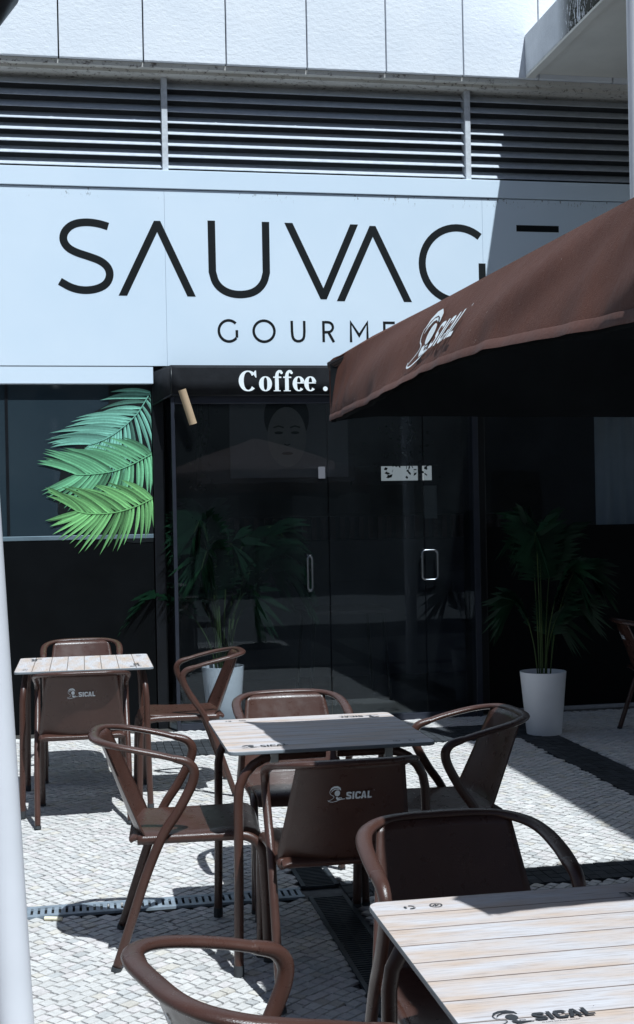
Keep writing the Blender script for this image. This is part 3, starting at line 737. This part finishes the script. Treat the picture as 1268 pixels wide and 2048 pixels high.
# ------------------------------------------------------------------ parasol
def build_parasol():
    c_fl, c_nl = Vector((.803, 4.06, 0)), Vector((.92, 1.72, 0)); e = c_nl - c_fl; side = e.length
    rgt = Vector((-e.y, e.x, 0)).normalized() * side
    cs = [c_fl, c_nl, c_nl + rgt, c_fl + rgt]; cen = (cs[0] + cs[2]) / 2
    t = empty('parasol', (cen.x, cen.y, 0), label='square brown canvas parasol printed with a white coffee brand logo', cat='parasol')
    zt = 2.010; apex = 2.50
    def hemz(k, s):
        pts = [(0, 1.815), (.13, 1.826), (.25, 1.837), (.4, 1.860), (.6, 1.856), (.8, 1.822), (1, 1.79)]
        if k == 3: pts = [(0, 1.815), (.1, 1.815), (.5, 1.83), (.93, 1.835), (.97, 1.828), (1, 1.815)]
        for (a, za), (b, zb) in zip(pts[:-1], pts[1:]):
            if s <= b: return za + (zb - za) * (s - a) / (b - a)
        return pts[-1][1]
    def surf(k, s, r, lift=0):
        """side k, s along the hem (0-1), r: 0 hem .. 1 where the cloth turns over into the roof"""
        a = cs[k]; b = cs[(k + 1) % 4]; d = (b - a); nrm = Vector((d.y, -d.x, 0)).normalized()
        if nrm.dot(a - cen) < 0: nrm = -nrm
        kk = max(0.0, math.sin(math.pi * s)) ** .5
        base = a + d * s
        near = math.sin(math.pi * min(1, s / .9))
        wr = .0060 * math.sin(s * 47 + 1.7 * r + 3 * math.sin(s * 9)) * (1 - r) ** 1.5 * (.4 + .6 * math.sin(s * 5) ** 2) + .003 * math.sin(s * 97 + k) * (1 - r) ** 2.5
        cor = math.exp(-s / .03) + math.exp(-(1 - s) / .03)
        wr += .008 * math.sin(s * 190) * cor * (1 - r * .6)
        wr += (.013 * math.sin(s * 16 - r * 3.4 + k) + .0055 * math.sin(s * 41 - r * 8 + 2 * math.sin(s * 6)) * (s > .45) * min(1, (s - .45) * 5)) * math.sin(math.pi * r) * .8
        ends = min(1, s / .02, (1 - s) / .02)
        z = hemz(k, s) * (1 - r) + (zt + .085 * kk) * r
        bulge = .012 * math.sin(math.pi * r)
        p = base + nrm * (-.155 * kk * r + wr * ends + bulge * ends + lift); p.z = z + bulge * .4 + lift * .6
        return p
    m = MB(); hm = MB(); NS, NR = 220, 12
    for k in range(4):
        vs = [surf(k, i / NS, j / NR) for i in range(NS + 1) for j in range(NR + 1)]
        # roof rows to the apex
        m.add(vs, [(i * (NR + 1) + j, i * (NR + 1) + j + 1, (i + 1) * (NR + 1) + j + 1, (i + 1) * (NR + 1) + j) for i in range(NS) for j in range(NR)])
        rows = []; RN = 10
        for j in range(RN + 1):
            q = j / RN; row = []
            for i in range(41):
                s = i / 40; p = surf(k, s, 1); c = Vector((cen.x, cen.y, 0)); x = Vector((p.x, p.y, 0)) * (1 - q) + c * q
                sag = -.03 * math.sin(math.pi * s) * math.sin(math.pi * q)
                row.append((x.x, x.y, p.z + (apex - p.z) * (q ** .85) + sag))
            rows += row
        m.add(rows, [(j * 41 + i, j * 41 + i + 1, (j + 1) * 41 + i + 1, (j + 1) * 41 + i) for j in range(RN) for i in range(40)])
        NH = 110
        hv = []
        for i in range(NH + 1):
            s = i / NH; hv += [surf(k, s, .0, .002) + Vector((0, 0, -.001)), surf(k, s, .075, .0028), surf(k, s, .085, .0005)]
        hm.add(hv, [(i * 3 + j, i * 3 + j + 1, (i + 1) * 3 + j + 1, (i + 1) * 3 + j) for i in range(NH) for j in range(2)])
    off = (-cen.x, -cen.y, 0)
    o = m.build('canopy', CLOTH, t, smooth=True); o.location = off
    o2 = hm.build('hem', HEM, o, smooth=True)
    ln = MB()  # near-black sheet added below the cloth so the underside reads as deep shade
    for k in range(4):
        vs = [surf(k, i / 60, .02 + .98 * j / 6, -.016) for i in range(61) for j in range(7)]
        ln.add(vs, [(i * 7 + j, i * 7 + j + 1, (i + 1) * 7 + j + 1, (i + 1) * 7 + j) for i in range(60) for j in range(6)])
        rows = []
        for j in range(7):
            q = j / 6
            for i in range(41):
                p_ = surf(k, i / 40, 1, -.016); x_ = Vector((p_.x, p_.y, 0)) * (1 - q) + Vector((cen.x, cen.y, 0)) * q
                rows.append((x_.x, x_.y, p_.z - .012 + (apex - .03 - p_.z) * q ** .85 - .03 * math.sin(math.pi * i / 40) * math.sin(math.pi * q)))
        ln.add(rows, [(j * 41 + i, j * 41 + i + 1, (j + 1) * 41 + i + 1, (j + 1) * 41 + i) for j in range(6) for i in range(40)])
    ln.build('underside_shade', simple('shade_black', (.012, .014, .016), .9, spec=.1), o, smooth=True)
    # ribs, strut, pole
    m = MB()
    for c in cs:
        m2 = MB(); m2.tube([(c.x, c.y, zt - .016), (cen.x, cen.y, apex - .03)], .011, .016, n=8); m2.build('rib', DKTUBE, t, smooth=True).location = off
        mid = c * .5 + cen * .5
        m2 = MB(); m2.tube([(mid.x, mid.y, (zt + apex) / 2 - .03), (cen.x, cen.y, 1.95)], .008, .012, n=8); m2.build('strut', DKTUBE, t, smooth=True).location = off
    for k in range(4):
        a = (cs[k] + cs[(k + 1) % 4]) / 2; a = a + (Vector((cen.x, cen.y, 0)) - a).normalized() * .20
        m2 = MB(); m2.tube([(a.x, a.y, zt + .05), (cen.x, cen.y, apex - .03)], .009, .013, n=8); m2.build('rib', DKTUBE, t, smooth=True).location = off
    m = MB(); m.tube([(0, 0, .05), (0, 0, 2.5)], .024, n=20); m.build('pole', DKTUBE, t, smooth=True, autos=40)
    m = MB(); m.lathe([(.0, .07), (.05, .07), (.05, .045), (.27, .035), (.28, .0), (0, 0)], 40); m.build('base', RUBBER, t, smooth=True, autos=40)
    # logo on the left skirt: far end to near end reads left to right
    Ls = .66 / side
    def f(x, y, l):
        s = .326 + x * .171; r = .13 + y * 1.72
        return surf(0, s, r, .003 + l * 2)
    def dense(shapes, st=.03):
        out = []
        for grp in shapes:
            g2 = []
            for poly in grp:
                g2.append(poly)
            out.append(g2)
        return out
    m = MB(); put(m, dense(logo_shapes(.030, .036, .104)), f); lo = m.build('printed_logo', CANVW, o); 
    return t
PARASOL = build_parasol()

# ------------------------------------------------------------------ chairs
def chair_proto(name='armchair'):
    t = empty(name, (0, 0, 0))
    # hoop (arms and top rail in one bent tube)
    half = [(-.080, 0, .761), (-.076, .09, .760), (-.055, .156, .757), (-.008, .201, .749), (.055, .221, .737), (.14, .226, .718), (.205, .224, .700)]
    left = smooth_path(half, 7); rail = [Vector((p.x, -p.y, p.z)) for p in reversed(left)][:-1] + left
    m = MB(); m.tube(rail, .0195, .0110, n=14, ref=(0, 0, 1)); m.build('arm_rail', BROWN, t, smooth=True)
    rub = []
    for s in (1, -1):
        P = [(.195, .2245, .7028), (.205, .224, .700), (.242, .223, .687), (.262, .222, .663), (.262, .222, .632), (.245, .222, .590), (.205, .222, .520), (.155, .223, .445), (.10, .225, .32), (.045, .225, .16), (-.005, .224, .012)]
        path = smooth_path([(a, b * s, c) for a, b, c in P], 6)
        m = MB(); m.tube(path, lambda q: .0195 - .0050 * min(1, q / .35), lambda q: .0110 + .0070 * min(1, q / .30) - .002 * q, n=14, sv=(0, 1, 0))
        lg = m.build('leg', BROWN, t, smooth=True)
        m = MB(); m.tube([(-.005, .224 * s, .014), (-.009, .2238 * s, .0)], .0165, .0175, n=14, sv=(0, 1, 0)); m.build('foot_cap', RUBBER, lg, smooth=False)
        P = [(.07, .200, .428), (.25, .203, .430), (.40, .206, .430), (.450, .208, .421), (.482, .210, .390), (.492, .211, .345), (.498, .213, .18), (.503, .215, .012)]
        path = smooth_path([(a, b * s, c) for a, b, c in P], 6)
        m = MB(); m.tube(path, .0150, .0165, n=14, sv=(0, 1, 0))
        lg = m.build('leg', BROWN, t, smooth=True)
        m = MB(); m.tube([(.503, .215 * s, .014), (.503, .215 * s, .0)], .0165, .0178, n=14, sv=(0, 1, 0)); m.build('foot_cap', RUBBER, lg, smooth=False)
    # backrest shell
    def bx(y, z):
        k = (z - .44) / (.765 - .44); return .052 - .118 * k + (.95 - .1 * k) * y * y
    def hw(z):
        k = (z - .44) / .32; return .218 - .050 * max(0, k) ** .9
    NU, NV = 20, 16; vs = []
    zs = [.425 + (.756 - .425) * j / NV for j in range(NV + 1)]
    for z in zs:
        w = hw(z)
        if z < .47: w -= .025 * ((.47 - z) / .045) ** 2
        for i in range(NU + 1):
            y = w * (2 * i / NU - 1); vs.append((bx(y, z) + (.010 * ((.46 - z) / .035) ** 2 if z < .46 else 0), y, z))
    fs = [(j * (NU + 1) + i, j * (NU + 1) + i + 1, (j + 1) * (NU + 1) + i + 1, (j + 1) * (NU + 1) + i) for j in range(NV) for i in range(NU)]
    m = MB(); m.add(vs, fs); bk = m.build('backrest', BROWN, t, smooth=True)
    md = bk.modifiers.new('s', 'SOLIDIFY'); md.thickness = .005; md.offset = 0
    # print on the rear face
    wL = .142
    def f(x, y, l):
        yy = (.5 - x) * wL * 1.0; z = .655 + (y - .17) * wL
        return (bx(yy, z) - .0032 - l * 2, yy, z)
    m = MB(); put(m, logo_shapes(), f); m.build('printed_logo', PRINTW, bk)
    # seat
    vs = []; prof = [(.040, .437), (.055, .446), (.09, .452), (.17, .450), (.26, .449), (.34, .452), (.40, .456), (.440, .455), (.468, .446), (.487, .428), (.496, .402)]
    NU = 16
    for x, z in prof:
        for i in range(NU + 1):
            u = 2 * i / NU - 1; w = .205 if x < .43 else .205 - .01 * ((x - .43) / .07)
            dz = -.004 * (1 - u * u) - (.007 * max(0, abs(u) - .88) / .12 if x < .44 else 0); vs.append((x, u * w, z + dz))
    fs = [(j * (NU + 1) + i, j * (NU + 1) + i + 1, (j + 1) * (NU + 1) + i + 1, (j + 1) * (NU + 1) + i) for j in range(len(prof) - 1) for i in range(NU)]
    m = MB(); m.add(vs, fs); st = m.build('seat', BROWN, t, smooth=True)
    md = st.modifiers.new('s', 'SOLIDIFY'); md.thickness = .016; md.offset = -1
    md = st.modifiers.new('b', 'BEVEL'); md.width = .004; md.segments = 2; md.limit_method = 'ANGLE'; md.angle_limit = R(50)
    # seat cross bar
    for xx in (.42, .09):
        m = MB(); m.tube([(xx, -.20, .419), (xx, .20, .419)], .010, n=8); m.build('cross_bar', BROWN, t, smooth=True)
    return t
CH = chair_proto()
GRP = 'brown metal armchairs around the cafe tables'
chairs = [
    # x, y (mid of the rear feet), heading in degrees (0 = faces +X), label
    (.105, 4.505, -4, 'brown armchair in side view at the left of the centre table'),
    (.788, 3.805, 90, 'armchair with its logoed back to us in front of the centre table, half in shadow'),
    (.835, 5.290, -90, 'armchair facing us behind the centre table, tucked half under it'),
    (1.515, 4.560, 180, 'armchair wholly in shade at the right of the centre table'),
    (.850, 2.930, -90, 'armchair behind the near table facing us, its backrest mostly in shadow'),
    (.170, 2.055, 17, 'nearest armchair cut off by the bottom edge, curved arm rail in view'),
    (-.020, 6.330, 90, 'armchair with its logoed back to us in front of the far left table'),
    (-.020, 7.90, -90, 'armchair behind the far left table with only its rounded top rail showing'),
    (.775, 7.020, 180, 'armchair at the right of the far left table seen from the side'),
    (3.56, 7.93, -10, 'dark armchair at the right edge in deep shade, one leg in view'),
]
for i, (x, y, h, lab) in enumerate(chairs):
    o = CH if i == 0 else copy_tree(CH)
    o.location = (x, y, gz(y + .2 * math.sin(R(h)))); o.rotation_euler.z = R(h); tag(o, lab, 'chair', GRP)

# ------------------------------------------------------------------ tables
def table_proto():
    t = empty('cafe_table', (0, 0, 0)); h = .35; r = .028
    out = []
    for sx, sy, a0 in ((1, 1, 0), (-1, 1, 90), (-1, -1, 180), (1, -1, 270)):
        for i in range(7): a = R(a0 + 15 * i); out.append((sx * (h - r) + r * math.cos(a), sy * (h - r) + r * math.sin(a)))
    n = len(out); m = MB()
    m.add([(x, y, .740) for x, y in out], [tuple(range(n))])
    ring = [(x, y, .740) for x, y in out] + [(x * 1.003, y * 1.003, .7375) for x, y in out] + [(x * 1.003, y * 1.003, .7305) for x, y in out] + [(x * .997, y * .997, .728) for x, y in out]
    m.add(ring, [(k * n + i, k * n + (i + 1) % n, (k + 1) * n + (i + 1) % n, (k + 1) * n + i) for k in range(3) for i in range(n)] + [tuple(range(3 * n, 4 * n))], 1)
    top = m.build('tabletop', [TABLE, TEDGE], t)
    wL = .165
    m = MB(); tag_l = tiny_text('O CAF\u00c9 EST\u00c1 NA ORIGEM', .031)
    for sg in (1, -1):
        def f(x, y, l): return (sg * (-.300 + x * wL), sg * (-.292 + y * wL), .7403 + l)
        put(m, logo_shapes(), f)
        put(m, [[[Vector((p.x + .43, p.y + .025)) for p in poly] for poly in tag_l]], f)
        def f2(x, y, l): return (sg * (-.255 + x), sg * (.300 + y), .7403 + l)
        rec = [ribbon(arc(-.022, 0, .0095, .0095, a, a + 75, 6), .005) for a in (20, 140, 260)]
        put(m, rec + [ribbon(arc(.030, 0, .0115, .0115, 0, 345, 24), .0025, True), ribbon([(.023, -.003), (.030, .004), (.029, -.004), (.037, .003)], .003)], f2)
    m.build('printed_marks', PRINTD, top)
    for sy in (1, -1):
        for sx in (1, -1):
            x0 = .318; y0 = .312
            P = [(.02 * sx, sy * y0 * .93, .712)] + [(sx * (x0 - .13 + .13 * math.sin(R(a))), sy * (y0 * (.95 + .05 * a / 90)), .712 - .13 + .13 * math.cos(R(a))) for a in (0, 18, 36, 54, 72, 90)] + [(sx * (x0 + .004), sy * (y0 + .004), .3), (sx * (x0 + .010), sy * (y0 + .010), .035)]
            m = MB(); m.tube(P, .0158, n=14); lg = m.build('leg', BROWN, t, smooth=True, autos=50)
            m = MB(); m.tube([(sx * (x0 + .010), sy * (y0 + .010), .036), (sx * (x0 + .0105), sy * (y0 + .0105), .0)], .0172, n=14); m.build('foot_cap', RUBBER, lg, smooth=True, autos=50)
    m = MB()
    for sx in (1, -1): m.tube([(sx * .12, -.29, .713), (sx * .12, .29, .713)], .012, n=10)
    m.build('under_bar', DKTUBE, t, smooth=True)
    for sx in (1, -1):
        for sy in (1, -1):
            m = MB(); m.box(sx * .195 - .014, sx * .195 + .014, sy * .302 - .012, sy * .302 + .012, .680, .7275); m.build('clip', GREYCLIP, t, bevel=.003)
    return t
TB = table_proto()
for i, (x, y, h, z, lab) in enumerate([
        (.805, 4.462, 0, 0, 'centre cafe table with half of its top in shadow and four armchairs round it'),
        (.882, 2.065, 0, 0, 'nearest cafe table at the lower right corner with a large whitewashed plank top'),
        (-.005, 6.90, 90, .02, 'far left square cafe table with planks running away from the camera, fully sunlit')]):
    o = TB if i == 0 else copy_tree(TB)
    o.location = (x, y, gz(y) + z * 0); o.rotation_euler.z = R(h); tag(o, lab, 'table', 'square cafe tables with whitewashed plank print')

# ------------------------------------------------------------------ potted palms
def build_palm(loc, seed, lean, lab, H=1.35, pot_r=.155, spread=1.0, nf=15):
    rnd = random.Random(seed); t = empty('potted_palm', loc, label=lab, cat='potted plant', group='palms in tall white pots')
    pr = pot_r; m = MB()
    m.lathe([(0, .0), (pr * .74, .0), (pr * .76, .008), (pr, .415), (pr, .42), (pr - .008, .42), (pr - .012, .38), (0, .38)], 48)
    m.build('pot', POT, t, smooth=True, autos=35)
    m = MB(); m.lathe([(0, .392), (pr * .5, .396), (pr - .014, .385)], 24); m.build('soil', SOIL, t, smooth=True)
    for i in range(nf):
        az = rnd.uniform(0, 6.283) + lean; el = rnd.uniform(.28, 1.0); L = rnd.uniform(.75, 1.15) * H * (1 if i > 4 else .75)
        out = L * rnd.uniform(.25, .52) * spread; hgt = L * rnd.uniform(.45, .85); droop = rnd.uniform(.15, .5) * out
        if i < 3: out *= .35; hgt = L * rnd.uniform(.85, 1.0); droop = .06
        c, s = math.cos(az), math.sin(az) * .55; b = rnd.uniform(0, .05)
        P = smooth_path([(c * b, s * b, .38), (c * (b + out * .12), s * (b + out * .12), .38 + hgt * .4), (c * (b + out * .38), s * (b + out * .38), .38 + hgt * .78), (c * (b + out * .72), s * (b + out * .72), .38 + hgt), (c * (b + out * 1.1), s * (b + out * 1.1), .38 + hgt - droop)], 9)
        m = MB(); m.tube(P, .0045, n=6, radii=[1.2 - i_ / len(P) * .95 for i_ in range(len(P))])
        n0 = int(len(P) * .42)
        for q in range(n0, len(P)):
            for rep in (0, .5):
                if q + rep > len(P) - 1: continue
                p = P[q] if not rep else (P[q] + P[q + 1]) / 2
                tt = (P[min(q + 1, len(P) - 1)] - P[q - 1]).normalized(); sd = tt.cross(Vector((0, 0, 1)))
                sd = sd.normalized() if sd.length > .1 else Vector((1, 0, 0))
                k = (q + rep - n0) / (len(P) - n0); ln = (.10 + .20 * math.sin(math.pi * (.12 + .8 * k))) * rnd.uniform(.85, 1.15) * H / 1.35
                for sg in (1, -1):
                    d = (sd * sg * (1 - .5 * k) + tt * (.55 + .7 * k) + Vector((0, 0, rnd.uniform(-.1, .15)))).normalized()
                    w = rnd.uniform(.0022, .0042); wn = d.cross(Vector((rnd.uniform(-.3, .3), rnd.uniform(-.3, .3), 1))).normalized() * w
                    a = p; b1 = p + d * ln * .5 + Vector((0, 0, -.03 * ln)); e = p + d * ln + Vector((0, 0, -.33 * ln))
                    m.add([a, b1 + wn, e, b1 - wn], [(0, 1, 2), (0, 2, 3)], 1)
        m.build('frond', [STEMM, LEAF], t)
build_palm((.985, 9.19, .034), 11, .3, 'palm with arching fronds in a white pot behind the glass left of the doors', 1.36, spread=1.0, nf=18)
build_palm((3.035, 8.12, gz(8.12)), 23, 2.0, 'dim palm in a white pot standing outside in the shade right of the doors', 1.30, spread=.55, nf=9)

# ------------------------------------------------------------------ things seen dimly through the glass
def flat(name, x0, x1, y, z0, z1, mat, label, cat, th=.02, extra=None):
    m = MB(); m.box(x0, x1, y, y + th, z0, z1); o = m.build(name, mat, bevel=.002); tag(o, label, cat)
    return o
def build_interior():
    # notice stuck on the door
    flat('paper_notice', 1.672, 1.722, YB - .0005, 1.80, 1.885, PAPER, 'small pale notice taped to the door glass above the handle', 'notice', .002)
    flat('wall_notice', 2.85, 2.97, 10.4, 1.50, 1.78, simple('dim_paper', (.16, .17, .18), .8), 'narrow pale menu sheet hanging inside between the doors and the right post', 'menu', .004)
    # tan roller hanging under the canopy
    m = MB(); m.tube([(.700, 8.84, 2.43), (.775, 8.86, 2.19)], .028, n=24); o = m.build('cardboard_tube', CARD, smooth=True, autos=40)
    tag(o, 'tan cardboard tube hanging askew under the black canopy', 'tube')
    # blue and white advertising board standing left inside
    t = empty('advert_board', (.80, 9.42, .034), label='white and dark blue advertising board standing inside the left pane', cat='board')
    m = MB(); m.box(-.115, .115, 0, .015, .88, 1.33); m.build('panel', simple('board_white', (.28, .30, .33), .6), t)
    m = MB(); pts = arc(0, .0, .16, .05, 20, 160, 16); vs = [(-.113, -.002, .90), (.113, -.002, .90), (.113, -.002, 1.08)] + [(a * .7, -.002, 1.08 + b * 1.0) for a, b in pts] + [(-.113, -.002, 1.08)]
    m.add(vs, [tuple(range(len(vs)))]); m.build('blue_field', simple('board_blue', (.012, .03, .12), .5), t)
    m = MB(); m.box(-.10, -.005, -.004, -.001, 1.135, 1.165); m.build('dark_slot', LETTER, t)
    m = MB(); m.box(-.11, -.095, 0, .015, .0, .88); m.box(.095, .11, 0, .015, .0, .88); m.build('leg', BLACKF, t)
    # counter with ribbed front and shelf
    t = empty('counter', (2.0, 11.6, .034), label='long dark counter with a ribbed upper panel deep inside the cafe', cat='counter')
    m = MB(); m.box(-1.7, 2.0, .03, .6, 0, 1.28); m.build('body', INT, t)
    m = MB(); x = -1.7
    while x < 1.95: m.box(x, x + .045, 0, .029, 1.29, 1.50); x += .09
    m.build('ribbed_panel', simple('rib_wood', (.085, .06, .07), .6), t)
    m = MB(); m.box(-1.72, 2.02, -.02, .62, 1.505, 1.53); m.build('shelf_top', simple('counter_top', (.03, .03, .035), .4), t)
    # portrait print of a face high on an inner partition
    t = empty('portrait_print', (1.56, 9.62, 1.98), label='faint large dark portrait print hanging inside above the doors', cat='picture')
    m = MB(); m.box(-.55, .6, 0, .02, -.18, .75); m.build('print_sheet', simple('portrait_grey', (.11, .11, .12), .8, var=.05), t)
    def el(cx, cz, rx, rz, n=30): return [Vector((cx + rx * math.cos(2 * math.pi * i / n), cz + rz * math.sin(2 * math.pi * i / n))) for i in range(n)]
    m = MB(); f = lambda x, y, l: (x, -.001 - l * 3, y)
    put(m, [[el(0, .40, .22, .27)]], f); m.build('hair', LETTER, t)
    m = MB(); f = lambda x, y, l: (x, -.005 - l * 3, y); put(m, [[el(0, .21, .19, .29)]], f); m.build('face', simple('portrait_face', (.17, .165, .16), .8), t)
    m = MB(); f = lambda x, y, l: (x, -.008 - l * 3, y)
    put(m, [[el(-.08, .25, .042, .014)], [el(.08, .25, .042, .014)], ribbon([(-.13, .30), (-.08, .315), (-.03, .30)], .014), ribbon([(.13, .30), (.08, .315), (.03, .30)], .014), [el(0, .05, .055, .014)], ribbon([(-.03, .14), (0, .13), (.03, .14)], .010)], f)
    m.build('features', LETTER, t); t.scale = (.8, 1, .8)
    # added panel below it: the parasol logo's reflection painted as a reversed print
    t = empty('logo_reflection', (1.50, 9.66, 1.90), label='dark panel added inside, painted with the mirrored reflection of the parasol logo', cat='panel')
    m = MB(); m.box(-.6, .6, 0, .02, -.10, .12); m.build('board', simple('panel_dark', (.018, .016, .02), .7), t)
    m = MB(); put(m, logo_shapes(), lambda x, y, l: (.17 - x * .36, -.001 - l * 3, (y - .17) * .36)); m.build('logo', simple('reflected_logo', (.5, .5, .55), .7), t)
    # lit hatch at the back
    t = empty('serving_hatch', (3.05, 11.9, 1.95), label='bright horizontal hatch opening at the back of the cafe', cat='hatch')
    g = N('hatch_light'); g.b.inputs['Base Color'].default_value = (.5, .5, .5, 1); g.b.inputs['Emission Color'].default_value = (.85, .95, 1, 1); g.b.inputs['Emission Strength'].default_value = .24
    m = MB(); m.box(-.20, .16, 0, .02, -.075, .065); m.box(.20, .30, 0, .02, -.075, .065); m.build('opening', g.m, t)
    m = MB(); m.box(-.5, .36, -.02, .04, .066, .10); m.box(-.5, .36, -.02, .04, -.11, -.076); m.box(.161, .199, -.02, .03, -.075, .065); m.build('frame', INT, t)
    # trailing plants
    rnd = random.Random(9)
    for (x, y, z0, L, n, sp, lab) in ((.90, 9.6, 2.75, 1.0, 90, .10, 'dark trailing vine hanging inside beside the cardboard tube'), (2.75, 10.6, 2.9, 1.05, 170, .22, 'bushy trailing plant hanging inside in front of the bright hatch'),
                                      (4.55, 9.7, 2.9, .75, 70, .07, 'thin trailing vine hanging inside the right hand window'), (4.72, 9.75, 1.95, .5, 120, .13, 'dark leafy plant low inside the right hand window')):
        t = empty('hanging_plant', (x, y, z0), label=lab, cat='hanging plant', group='plants hanging inside the cafe')
        m = MB(); 
        for k in range(4):
            dx = rnd.uniform(-sp, sp) * .5; m.tube(smooth_path([(dx, 0, 0), (dx + .02, .0, -L * .5), (dx - .01, .01, -L * rnd.uniform(.7, 1))], 5), .003, n=5)
        m.build('stem', VINE, t)
        m = MB()
        for k in range(n):
            p = Vector((rnd.gauss(0, sp * .55), rnd.gauss(0, .04), -L * rnd.random() ** .9)); d = Vector((rnd.uniform(-1, 1), rnd.uniform(-1, 1), rnd.uniform(-1.2, .2))).normalized() * rnd.uniform(.03, .055)
            w = d.cross(Vector((rnd.random(), rnd.random(), rnd.random()))).normalized() * .015
            m.add([p, p + d * .5 + w, p + d, p + d * .5 - w], [(0, 1, 2, 3)])
        m.build('foliage', VINE, t)
    # pale curtain in the right window
    m = MB(); n = 60; vs = []
    for i in range(n + 1):
        x = 4.02 + .9 * i / n; y = 9.50 + .02 * math.sin(i * .8); vs += [(x, y, .9), (x, y, 2.95)]
    m.add(vs, [(i * 2, i * 2 + 2, i * 2 + 3, i * 2 + 1) for i in range(n)]); o = m.build('curtain', simple('pale_curtain', (.42, .45, .48), .8, var=.05), smooth=True)
    tag(o, 'pale grey curtain hanging behind the right hand window', 'curtain')
    # dining table and chair-like bench inside
    t = empty('inner_table', (2.1, 10.3, .034), label='dark square table standing inside behind the glass doors', cat='table')
    m = MB(); m.box(-.35, .35, -.35, .35, .71, .74); m.build('tabletop', simple('inner_table_top', (.035, .028, .03), .4), t, bevel=.004)
    for sx in (1, -1):
        for sy in (1, -1): m = MB(); m.tube([(sx * .28, sy * .28, .709), (sx * .33, sy * .33, 0)], .014, n=8); m.build('leg', BLACKF, t, smooth=True)
build_interior()

# ------------------------------------------------------------------ street lamp at the left edge
def build_lamp():
    base = Vector((-.180, 3.298, 0)); t = empty('street_lamp', base, label='leaning white lamp post with a dark round head at the left edge of the paving', cat='street lamp')
    lean = Vector((-.0452 * math.cos(YAW), .0452 * math.sin(YAW), 1))
    m = MB(); m.tube([lean * .0, lean * 2.92], .0445, n=40, ref=(0, 1, 0)); m.build('pole', WHITEPOLE, t, smooth=True, autos=50)
    m = MB(); m.lathe([(0, 2.735), (.07, 2.74), (.135, 2.775), (.180, 2.84), (.197, 2.93), (.185, 3.03), (.14, 3.11), (.06, 3.155), (0, 3.16)], 48, (-.0452 * 2.92, 0, 0)); m.build('lamp_shade', DARKLAMP, t, smooth=True)
    m = MB(); m.lathe([(0, .02), (.07, .02), (.085, .0)], 32); m.build('base_plate', GREYCLIP, t, smooth=True, autos=40)
build_lamp()

# ------------------------------------------------------------------ block across the street (seen in reflections, keeps low sky off the shade)
def build_opposite():
    t = empty('apartment_block', (2, -13, 0), label='beige apartment block across the street, reflected in the cafe glass', cat='building')
    m = MB(); m.box(-20, 22, -6, 0, 0, 10); m.build('wall', simple('beige_render', (.34, .31, .27), .85, sc=1), t)
    for i in range(12):
        for k in range(3):
            m = MB(); x = -18 + i * 3.3; m.box(x, x + 1.3, .003, .05, 1.2 + k * 3.1, 2.7 + k * 3.1); m.build('window', simple('dark_pane', (.02, .025, .03), .1) if i + k == 0 else bpy.data.materials['dark_pane'], t)
    m = MB(); m.box(-20.3, 22.3, -6.3, .35, 10.003, 10.35); m.build('roof', TRIM, t)
build_opposite()
